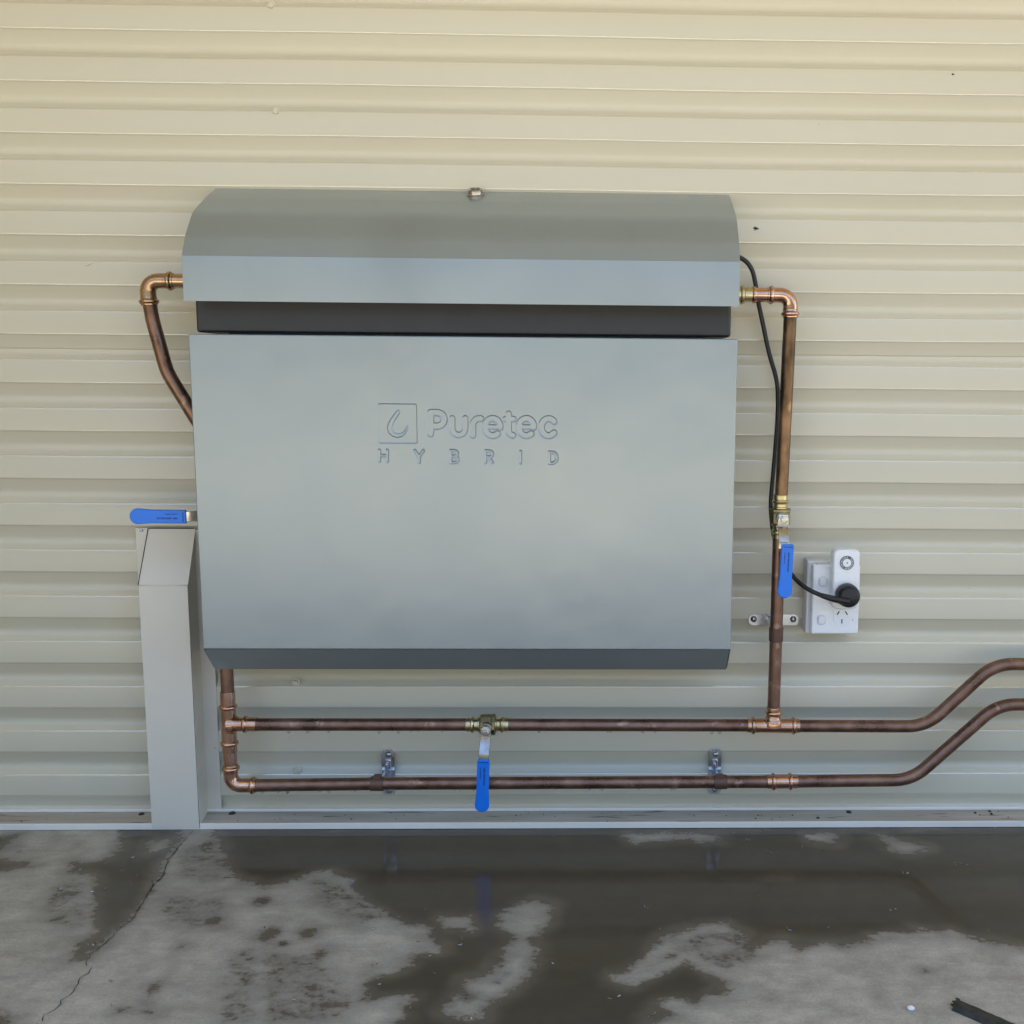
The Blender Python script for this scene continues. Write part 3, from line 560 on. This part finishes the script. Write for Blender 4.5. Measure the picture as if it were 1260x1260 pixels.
# left: from the hood down behind the cabinet, through the valve to the tee
pl = thing('copper_pipe', 'bent brown copper pipe with elbow leaving the left side of the hood', 'copper pipe', (-.586, PYB, .3), 'copper pipework around the cabinet')
elbow([(-.634, -.070, .8692), (-.6722, -.070, .8692), (-.6705, -.0705, .8345)], 'elbow', 'bronze', pl, .022)
MB().lathe(sleeve(.030, .0106, (), 0), (-.6330, -.070, .8692), (1, 0, 0), 26).build('connector', 'bronze', pl, auto=50)
MB().lathe([(0, .0108), (.016, .0108)], (-.6080, -.070, .8692), (1, 0, 0), 26).build('stub', 'brass', pl, auto=50)
path = fillet([(-.6706, -.0705, .842), (-.6670, -.070, .812), (-.6505, -.068, .735), (-.6150, -.062, .668), (-.5865, PYB, .615), (-.5865, PYB, .50), (-.5860, PYB, .232)], [0, .03, .10, .12, .06, 1, 0], 8)
MB().tube(dense(path, .01), PR, 22).build('pipe', 'pipe', pl, auto=50)

# right: from the hood down to the tee
prt = thing('copper_pipe', 'vertical brown copper pipe right of the cabinet, from hood elbow to lower tee', 'copper pipe', (.286, -.058, .2), 'copper pipework around the cabinet')
elbow([(.258, -.060, .8586), (.2918, -.060, .8586), (.2926, -.060, .8265)], 'elbow', 'copper', prt, .020)
MB().lathe(sleeve(.034, .0106, (.012,), .0022), (.2240, -.060, .8586), (1, 0, 0), 26).build('connector', 'copper', prt, auto=50)
s_ = MB().lathe([(0, .0135), (.008, .0135), (.0085, .0112), (.016, .0112), (.018, .0138), (.0215, .0138), (.023, .0108), (.034, .0108)], (.1990, -.060, .8586), (1, 0, 0), 28)
s_.build('union_nut', 'brass', prt, auto=40)
MB().tube(dense([(.2926, -.060, .834), (.2898, -.059, .690), (.2870, -.058, .552)], .02), PR, 22).build('pipe', 'pipe2', prt, auto=50)
MB().tube(dense([(.2853, -.058, .484), (.2854, -.057, .33), (.2848, -.056, .200)], .02), PR, 22).build('pipe', 'pipe', prt, auto=50)
s_ = MB().lathe([(0, .0105), (.001, .0114), (.022, .0114)], (.2852, -.057, .3170), (0, 0, 1), 24); s_.build('sleeve_band', 'strap', prt, auto=50)

# upper horizontal run with both tees, bending up at the right
pu = thing('copper_pipe', 'upper horizontal copper pipe with two tees and a valve below the cabinet', 'copper pipe', (-.15, PYB, .17), 'copper pipework around the cabinet')
ZU = .1782
def tee(run_a, run_b, branch, beads_run, bead_br, mt, parent, r=.0112):
    A, B, Cc = Vector(run_a), Vector(run_b), Vector(branch); L = (B-A).length; d = (B-A).normalized()
    mb = MB().lathe(sleeve(L, r+.0002, beads_run, .0026), A, d, 28)
    foot = A+d*(Cc-A).dot(d); e = (Cc-foot).normalized(); l2 = (Cc-foot).length
    mb.lathe([(0, r*1.42), (r*.75, r*1.40), (r*.95, r*1.22), (r*1.15, r*1.09), (r*1.4, r), (bead_br-.0036, r), (bead_br-.0018, r+.0022), (bead_br, r+.0026), (bead_br+.0018, r+.0022), (bead_br+.0036, r), (l2-.0006, r), (l2, r-.0007)], foot, e, 28)
    return mb.build('tee', mt, parent, auto=50)
tee((-.5862, PYB, .2330), (-.5868, PYB, .1330), (-.5415, PYB, ZU+.0006), (.0250, .0850), .0265, 'copper', pu)
tee((.2430, PYB, .1764), (.3275, PYB, .1756), (.2850, PYB, .2080), (.0095, .0750), .0225, 'copper', pu)
MB().tube(dense([(-.556, PYB, ZU+.0004), (-.198, PYB, ZU)], .02), PR, 22).build('pipe', 'pipe', pu, auto=50)
MB().tube(dense([(-.152, PYB, ZU-.0002), (.262, PYB, .1765)], .02), PR, 22).build('pipe', 'pipe', pu, auto=50)
path = fillet([(.310, PYB, .1757), (.534, PYB, .1747), (.640, PYB, .2790), (.98, PYB, .2790)], [0, .075, .075, 0], 12)
MB().tube(dense(path, .02), PR, 22).build('pipe', 'pipe', pu, auto=50)
drops(pu, (-.50, PYB, ZU), (-.22, PYB, ZU), 8, 1); drops(pu, (-.12, PYB, ZU), (.20, PYB, .1768), 7, 2)

# lower horizontal run
plo = thing('copper_pipe', 'lowest horizontal copper pipe just above the floor with an elbow at its left end', 'copper pipe', (-.15, PYB, .07), 'copper pipework around the cabinet')
MB().lathe(sleeve(.036, .0104, (), 0), (-.5868, PYB, .1360), (0, 0, -1), 24).build('pipe', 'copper', plo, auto=50)
elbow([(-.5868, PYB, .1100), (-.5868, PYB, .0768), (-.5480, PYB, .0768)], 'elbow', 'copper', plo, .024)
MB().tube(dense([(-.556, PYB, .0768), (-.33, PYB, .0795), (.250, PYB, .0812), (.270, PYB, .0812)], .02), PR, 22).build('pipe', 'pipe', plo, auto=50)
MB().lathe(sleeve(.0505, .0113, (.0110, .0385), .0026), (.2770, PYB, .0812), (1, 0, .01), 28).build('coupling', 'copper', plo, auto=50)
path = fillet([(.310, PYB, .0815), (.515, PYB, .0838), (.650, PYB, .2115), (.98, PYB, .2115)], [0, .075, .075, 0], 12)
MB().tube(dense([Vector((.262, PYB, .0812))]+path, .02), PR, 22).build('pipe', 'pipe', plo, auto=50)
drops(plo, (-.54, PYB, .0772), (-.36, PYB, .079), 7, 3); drops(plo, (-.30, PYB, .0796), (.16, PYB, .081), 11, 4)

# ------------------------------------------------------------------ ball valves with blue levers
def grip_outline(w0, w1, L):
    """outline along +b (length): square end at 0, wide round end at L"""
    h0, h1 = w0/2, w1/2; out = [(-h0+.0015, 0), (h0-.0015, 0), (h0, .0015), (h0, L*.62), (h0+(h1-h0)*.5, L*.74)]
    out = [(-h0+.0015, 0), (-h0, .0015), (-h0, L*.60), (-h0-(h1-h0)*.5, L*.73)]
    cx = L-h1*.95
    arc = [(-h1*math.cos(a), cx+h1*.95*math.sin(a)) for a in np.linspace(0, math.pi, 15)]
    out += arc; out += [(h0+(h1-h0)*.5, L*.73), (h0, L*.60), (h0, .0015), (h0-.0015, 0)]
    return out
def ball_valve(name, label, c, axis, lever, tilt, bodies=True, pl_len=.036, gl=.084, w=(.0192, .0228), seed=1, grip_wide=1, mirror=1):
    """c: valve centre on the pipe; axis: pipe direction; lever: direction the lever points; stem points at the camera side (-y)"""
    c = Vector(c); ax = Vector(axis).normalized()
    t = thing(name, label, 'ball valve', c, 'ball valves with blue levers')
    b_ = MB()
    b_.lathe([(-.0130, .0118), (-.0122, .0148), (-.0095, .0166), (.0060, .0168), (.0075, .0158), (.0085, .0172), (.0118, .0172), (.0128, .0160), (.0136, .0122)], c, ax, 10)
    bd = b_.build('body', 'brassd', t, auto=28)
    for s in (-1, 1):
        q = MB().lathe([(.0120, .0118), (.0150, .0118), (.0160, .0104), (.0200, .0104), (.0212, .0116), (.0232, .0131), (.0252, .0131), (.0264, .0116), (.0275, .0110), (.0340, .0110), (.0346, .0102)], c, ax*s, 28)
        q.build('socket', 'brass', t, auto=40)
    out = Vector((0, -1, 0)); lv = Vector(lever).normalized(); sd_ = out.cross(lv).normalized()
    st = MB().lathe([(.012, .0092), (.0215, .0092), (.0225, .0070), (.030, .0070)], c, out, 18); st.build('stem', 'brassd', t, auto=35)
    R_ = Matrix((sd_, lv, out)).transposed().to_4x4(); R_.translation = c
    # lever plate: folded strip, swept in the (length, out) plane
    o1, o2 = .0290, .0450
    pf = [(-.0075, o1), (.0105, o1), (.0118, o1+.0003), (.0305, o2-.0006), (.0325, o2), (.0440, o2)]
    hw = [.0072, .0090, .0082, .0076, .0080, .0080]; th = .0022
    v, f = [], []
    for (l, o), h in zip(pf, hw):
        for a, z in ((-h, 0), (h, 0), (h, th), (-h, th)): v.append(R_ @ Vector((a, l, o+z)))
    for i in range(len(pf)-1):
        for k in range(4):
            k2 = (k+1) % 4; f.append((4*i+k, 4*i+k2, 4*i+4+k2, 4*i+4+k))
    f += [(3, 2, 1, 0), tuple(4*(len(pf)-1)+k for k in range(4))]
    lvp = obj('lever', v, f, 'steel', t, auto=25)
    bm_ = bmesh.new(); bm_.from_mesh(lvp.data); bmesh.ops.recalc_face_normals(bm_, faces=list(bm_.faces)); bm_.to_mesh(lvp.data); bm_.free()
    bvm = lvp.modifiers.new('b', 'BEVEL'); bvm.width = .0006; bvm.segments = 2
    nt = MB().lathe([(o1+.002, .0072), (o1+.0036, .0072), (o1+.0040, .0058)], c, out, 24)
    nt.lathe([(o1+.0036, .0056), (o1+.0078, .0056), (o1+.0086, .0046)], c, out, 6)
    nt.build('nut', 'zinc', t, auto=30)
    MB().lathe([(o1+.006, .0028), (o1+.0102, .0028), (o1+.0106, .0020)], c, out, 14).build('stem_end', 'brass', t, auto=35)
    # blue sleeve
    G = R_ @ Matrix.Translation((tilt, pl_len, 0))
    mb = MB(); bmx = bmesh.new()
    mb.prism(grip_outline(w[0], w[1], gl), G, o2-.0022, o2+.0052, .0018, 3)
    gr = mb.build('grip', 'blue', t, auto=40); bmx.free()
    # raised hem at the mouth of the sleeve and two lines of worn print along it
    hm = MB(); hm.prism(rounded(-w[0]/2+.0022, w[0]/2-.0022, .0034, .0046, .0005, 3), G, o2+.0051, o2+.0055); hm.build('hem_line', 'print', gr)
    rr = random.Random(seed); pt = MB()
    for row, (a0, hgt, l0, l1) in enumerate(((.0022*mirror, .0030, .0125, .0420), (-.0040*mirror, .0020, .0125, .0300))):
        l = l0; k = 0
        while l < l1:
            cw = rr.uniform(.0012, .0020)*(1 if row == 0 else .85)
            if row == 0 and k == 5: l += .0016
            sw = .0008 if row == 0 else .0005
            hh = hgt*(1 if rr.random() < .3 else .78)
            pt.add([G @ Vector(q) for q in ((a0-hh/2, l, o2+.0053), (a0+hh/2, l, o2+.0053), (a0+hh/2, l+sw, o2+.0053), (a0-hh/2, l+sw, o2+.0053))], [(0, 1, 2, 3)])
            if rr.random() < .8:
                aa = a0+rr.choice((-.4, 0, .4))*hh
                pt.add([G @ Vector(q) for q in ((aa-sw/2, l+sw, o2+.0053), (aa+sw/2, l+sw, o2+.0053), (aa+sw/2, l+cw-sw*.6, o2+.0053), (aa-sw/2, l+cw-sw*.6, o2+.0053))], [(0, 1, 2, 3)])
            if rr.random() < .7:
                pt.add([G @ Vector(q) for q in ((a0-hh/2, l+cw-sw*1.2, o2+.0053), (a0+hh*.4, l+cw-sw*1.2, o2+.0053), (a0+hh*.4, l+cw-sw*.5, o2+.0053), (a0-hh/2, l+cw-sw*.5, o2+.0053))], [(0, 1, 2, 3)])
            l += cw; k += 1
    pt.build('worn_print', 'print', gr)
    return t
ball_valve('ball_valve', 'brass ball valve with blue lever hanging down on the vertical pipe beside the power outlet', (.2858, -.058, .5180), (-.004, 0, 1), (-.035, 0, -1), .0060, seed=2)
ball_valve('ball_valve', 'brass ball valve with blue lever hanging down in the middle of the upper pipe', (-.1752, PYB, ZU), (1, 0, 0), (-.04, 0, -1), .0, seed=5, pl_len=.040, gl=.086)
ball_valve('ball_valve', 'blue valve lever pointing left above the beige pipe casing', (-.5868, -.050, .5185), (0, 0, 1), (-1, 0, .006), .0, seed=7, pl_len=.0335, gl=.084, w=(.0205, .0238))

# ------------------------------------------------------------------ pipe clips screwed to the wall
def screw_head(p, mt, parent, r=.0048):
    return MB().lathe([(0, r*1.12), (.0008, r*1.1), (.0016, r), (.0030, r*.72), (.0038, r*.30), (.0039, .0001)], p, (0, -1, 0), 22).build('screw', mt, parent, smooth=True)
def standoff(x, label, sx):
    t = thing('pipe_clip', label, 'pipe clip', (x, -.002, .08), 'zinc clips holding the lowest pipe')
    MB().prism(rounded(x-.0108, x+.0108, .0385, .1185, .0080, 6), XZ, .0018, .0038, .0006, 2).build('wall_plate', 'zinc', t, auto=40)
    MB().prism(rounded(x-.0050, x+.0050, .0560, .1020, .0045, 6), XZ, .0030, .0075, .0020, 3).build('rib', 'zinc', t, auto=40)
    screw_head((x+.001, -.0038, .1085), 'steel', t); screw_head((x+.001, -.0038, .0470), 'steel', t)
    b_ = MB().bbox(x-.0112, x+.0112, -.0100, -.0035, .0825, .0845, .0007, 2); b_.build('shelf', 'zinc', t, auto=40)
    MB().lathe([(0, .0022), (.002, .0026), (.014, .0026), (.016, .0018)], (x-.001, -.0112, .0950), (0, 0, -1), 12).build('pin', 'zinc', t, auto=40)
    s_ = MB().lathe([(0, .0028), (.040, .0028), (.041, .0042), (.0445, .0042)], (x+sx*.6, -.0070, .0800), (0, -1, 0), 14)
    s_.build('bolt', 'zinc', t, auto=40)
    MB().bbox(x+sx-.0060, x+sx+.0060, -.0600, -.0470, .0870, .0930, .0012, 2).build('ear', 'strap', t, auto=40)
    MB().lathe([(-.0105, .0108), (-.0102, .0116), (.0102, .0116), (.0105, .0108)], (x+sx, PYB, .0792 if x < 0 else .0810), (1, 0, 0), 26).build('band', 'strap', t, auto=50)
    return t
standoff(-.3460, 'zinc standoff clip holding the lowest pipe, left of the hanging blue lever', -.0075)
standoff(.1980, 'zinc standoff clip holding the lowest pipe below the right end of the cabinet', .0035)
sc_ = thing('pipe_clip', 'flat zinc saddle clip across the vertical pipe left of the power outlet', 'pipe clip', (.29, -.003, .339))
MB().prism(rounded(.2487, .3316, .3290, .3480, .0075, 6), XZ, .0020, .0042, .0006, 2).build('wall_plate', 'zinc', sc_, auto=40)
screw_head((.2570, -.0042, .3400), 'steel', sc_); screw_head((.3222, -.0042, .3400), 'steel', sc_)
MB().bbox(.2790, .2920, -.0500, -.0035, .3360, .3440, .001, 2).build('arm', 'zinc', sc_, auto=40)

# ------------------------------------------------------------------ power outlet, timer, plug and cord
po = thing('power_outlet', 'white double power outlet with two rocker switches on the corrugated wall', 'power outlet', (.38, -.02, .32))
MB().bbox(.3375, .4225, -.0300, .0005, .3225, .4430, .003, 3).build('mounting_block', 'cream', po, auto=40)
MB().bbox(.3440, .4200, -.0450, -.0302, .3255, .4385, .003, 4).build('face_plate', 'white', po, auto=40)
for z in (.3487, .4115):
    q = MB().prism(rounded(.3528, .3668, z-.0082, z+.0082, .0058, 6), XZ, .0440, .0462, .0008, 2); rim = q.build('switch_surround', 'cream', po, auto=40)
    q = MB().bbox(.3543, .3653, -.0480, -.0455, z-.0066, z+.0066, .0014, 3, Matrix.Translation((0, -.0465, z)) @ Matrix.Rotation(math.radians(6), 4, 'X') @ Matrix.Translation((0, .0465, -z)))
    q.build('rocker', 'white', rim, auto=40)
ox, oz = .3925, .3535
oc = [(ox+.0140*math.cos(math.radians(a)), oz+.0135*math.sin(math.radians(a))) for a in (200, 225, 250, 270, 290, 315, 340)]
oc = [(ox-.0138, oz+.0120)]+oc[:1]+oc+[(ox+.0138, oz+.0120)]
oc = [(ox-.0138, oz+.0130), (ox-.0138, oz-.0050), (ox-.0105, oz-.0100), (ox-.0050, oz-.0128), (ox+.0050, oz-.0128), (ox+.0105, oz-.0100), (ox+.0138, oz-.0050), (ox+.0138, oz+.0130)]
so = MB().prism(oc, XZ, .0440, .0457, .0005, 2).build('socket_face', 'white', po, auto=40)
for a, (dx, dz) in ((32, (-.0062, .0068)), (-32, (.0072, .0068)), (0, (.0003, -.0068))):
    Mx = XZ @ Matrix.Translation((ox+dx, oz+dz, 0)) @ Matrix.Rotation(math.radians(-a), 4, 'Z')
    MB().prism(rounded(-.0009, .0009, -.0034, .0034, .0003, 2), Mx, .0450, .0460).build('slot', 'slot', so)
MB().lathe([(0, .0008), (.0006, .0007)], (.4105, -.0450, .3490), (0, -1, 0), 8).build('indicator', 'slot', po)

tm = thing('plug_timer', 'slim white plug-in timer with a round dial in the upper socket', 'timer', (.387, -.05, .38))
MB().prism(rounded(0.3699, 0.4116, 0.3730, 0.4680, .0085, 8), XZ, .0445, .0720, .0035, 4).build('case', 'white', tm, auto=45)
dx_, dz_ = 0.3908, 0.4471
dial = MB().lathe([(.0000, .0112), (.0010, .0112), (.0013, .0108)], (dx_, -.0718, dz_), (0, -1, 0), 40).build('dial_ring', 'tick', tm, auto=40)
tk = MB()
for i in range(24):
    if i in (4, 5, 16): continue
    a = 2*math.pi*i/24; Mx = XZ @ Matrix.Translation((dx_, dz_, 0)) @ Matrix.Rotation(a, 4, 'Z')
    tk.prism([(.0076, -.0003), (.0102, -.00045), (.0102, .00045), (.0076, .0003)], Mx, .0725, .07345)
tk.build('dial_ticks', 'white', dial)
MB().lathe([(.0008, .0066), (.0020, .0066), (.0024, .0058)], (dx_, -.0718, dz_), (0, -1, 0), 30).build('dial_knob', 'white', dial, auto=40)
MB().lathe([(.0024, .0012), (.0027, .0010)], (dx_, -.0718, dz_), (0, -1, 0), 12).build('dial_dot', 'slot', dial)

co = thing('mains_lead', 'black power cord with round plug running from the cabinet to the timer', 'power cord', (.388, -.09, .40))
plg = MB().lathe([(0, .0172), (.003, .0184), (.010, .0186), (.018, .0178), (.0235, .0160), (.0262, .0130), (.0272, .0060), (.0273, .0001)], (.3915, -.0722, .3972), (0, -1, 0), 36)
plg.build('plug', 'black', co, auto=40)
cpth = [(.192, -.045, .925), (.205, -.040, .9195), (.2168, -.035, .9165), (.2290, -.032, .909), (.2380, -.030, .895), (.2440, -.030, .870), (.2475, -.030, .850), (.2560, -.030, .815), (.2665, -.030, .772), (.2770, -.032, .738), (.2815, -.032, .712),
        (.2822, -.032, .670), (.2800, -.032, .620), (.2765, -.033, .565), (.2750, -.034, .540), (.2760, -.036, .515), (.2815, -.038, .480), (.2925, -.045, .4480), (.3080, -.060, .4240), (.3260, -.078, .4085), (.3480, -.090, .3990), (.3700, -.098, .3940), (.3890, -.099, .3920)]
# smooth Catmull-Rom through the cord points
def catmull(P, n=6):
    P = [Vector(p) for p in P]; Q = [P[0]*2-P[1]]+P+[P[-1]*2-P[-2]]; out = []
    for i in range(1, len(Q)-2):
        a, b, c, d = Q[i-1:i+3]
        for k in range(n):
            t = k/n; out.append(.5*((2*b)+(c-a)*t+(2*a-5*b+4*c-d)*t*t+(3*b-a-3*c+d)*t**3))
    out.append(P[-1]); return out
MB().tube(catmull(cpth), .0036, 14).build('cable', 'black', co, smooth=True)
MB().tube(catmull([(.3480, -.090, .3990), (.3600, -.0945, .3960), (.3760, -.0975, .3930), (.3900, -.0985, .3915)], 5), [.0040+.0016*min(1, i/10) for i in range(16)], 14).build('strain_relief', 'black', co, smooth=True)

# ------------------------------------------------------------------ small things on the floor and the wall
hs = thing('rubber_strip', 'black rough rubber strip lying on dry concrete at lower right', 'rubber strip', (.47, -.57, 0))
A_ = Vector((.4245, -.5330, 0)); d_ = Vector((.72, -.69, 0)).normalized(); n_ = Vector((-d_.y, d_.x, 0)); r9 = random.Random(9)
nu, nv = 40, 13; v, f = [], []
for i in range(nu):
    for k in range(nv):
        c = k/(nv-1)*2-1; a = i*.0042 + (r9.uniform(-.0026, .0030) if i == 0 else 0)
        hgt = .0078*max(0, 1-abs(c)**3.2)**.5 + r9.uniform(-.0004, .0004)*(abs(c) < .95)
        p = A_+d_*a+n_*(c*.0098+r9.uniform(-.0002, .0002)); v.append((p.x, p.y, max(.0003, hgt)))
for i in range(nu-1):
    for k in range(nv-1): f.append((i*nv+k, (i+1)*nv+k, (i+1)*nv+k+1, i*nv+k+1))
f.append(tuple(range(nv)))
obj('strip', v, f, 'hose', hs, auto=40)
fr = MB()
for k in range(9):
    p = A_+n_*r9.uniform(-.008, .008)+Vector((0, 0, r9.uniform(.001, .006))); q = p-d_*r9.uniform(.002, .0045)+n_*r9.uniform(-.002, .002)
    fr.tube([p+d_*.002, p, q], [.0014, .0011, .0004], 5)
fr.build('frayed_end', 'hose', hs)

sw = MB(); rr = random.Random(11)
for (x, y) in DEBRIS:
    n = rr.choice((1, 1, 2)); 
    for j in range(n):
        px_, py_ = x+rr.uniform(-.004, .004), y+rr.uniform(-.004, .004); a = rr.uniform(0, 6.28); l = rr.uniform(.0015, .0042)
        pts = []; 
        for k in range(5):
            a += rr.uniform(-.9, .9); px_ += math.cos(a)*l/3; py_ += math.sin(a)*l/3
            pts.append((px_, py_, .0009+rr.uniform(0, .0012)))
        sw.tube(pts, rr.uniform(.00035, .00065), 5)
so_ = sw.build('metal_swarf', 'steel', None); so_['kind'] = 'stuff'
tag(so_, 'tiny bright curls of metal swarf scattered over the wet floor', 'swarf')
cr = MB(); b = bmesh.new(); bmesh.ops.create_icosphere(b, subdivisions=2, radius=.0036)
for v in b.verts: v.co = Vector((.3705+v.co.x*1.25+rr.uniform(-.0005, .0005), -.5385+v.co.y+rr.uniform(-.0005, .0005), .0024+v.co.z*.7))
cr.bm(b); b.free(); tag(cr.build('white_crumb', 'white', None, smooth=True), 'small white crumb on the dry concrete left of the black hose', 'crumb')
# grit on the ledge
gt = MB()
for i in range(46):
    x = rr.uniform(-.95, .72); y = rr.uniform(-.046, -.008); s = rr.uniform(.0006, .0016)*(1.8 if rr.random() < .12 else 1)
    gt.lathe([(0, s), (s*.6, s*.8), (s, s*.2)], (x, y, .0094), (rr.uniform(-.3, .3), 0, 1), 6)
for x, y, s in ((.425, -.012, .0040), (.368, -.034, .0026), (-.604, -.010, .0048), (-.752, -.012, .0040), (-.646, -.047, .003), (.665, -.010, .0026)):
    gt.lathe([(0, s*1.3), (s*.4, s), (s*.6, s*.3)], (x, y, .0094), (0, 0, 1), 7)
go = gt.build('grit', 'dirt', None); go['kind'] = 'stuff'; tag(go, 'specks of dark grit lying along the dirty ledge at the wall foot', 'grit')
# insects and a loose thread on the wall
def insect(x, z, s, label):
    t = thing('insect', label, 'insect', (x, -.002, z))
    b_ = MB().lathe([(-.5*s, .05*s), (-.42*s, .15*s), (-.2*s, .20*s), (0, .15*s), (.08*s, .17*s), (.25*s, .16*s), (.33*s, .11*s), (.42*s, .13*s), (.5*s, .04*s)], (x, -.0022, z), (.97, 0, -.15), 12); b_.build('body', 'bug', t, smooth=True)
    for i, (a, l) in enumerate(((2.4, .5), (2.0, .42), (.9, .35), (-2.3, .55), (-1.7, .4), (-.9, .35))):
        MB().tube([(x+.1*s*(1-i % 3), -.0015, z), (x+.3*s*l*math.cos(a), -.0034, z+.5*s*l*math.sin(a)*1.2), (x+s*l*math.cos(a), -.0012, z+s*l*math.sin(a))], .03*s, 5).build('leg', 'bug', t)
insect(.2453, .9650, .0085, 'small dark fly on the wall just right of the hood')
insect(.5441, 1.1998, .0042, 'tiny dark midge on the wall at upper right')
th = MB().tube(catmull([(-.7985, -.0006, .8905), (-.7950, -.0012, .8955), (-.7890, -.0014, .8975), (-.7840, -.0012, .9010), (-.7815, -.0006, .9035)], 4), .0005, 5)
tag(th.build('thread', 'dirt', None), 'thin dark curled thread stuck to the wall at upper left', 'thread')
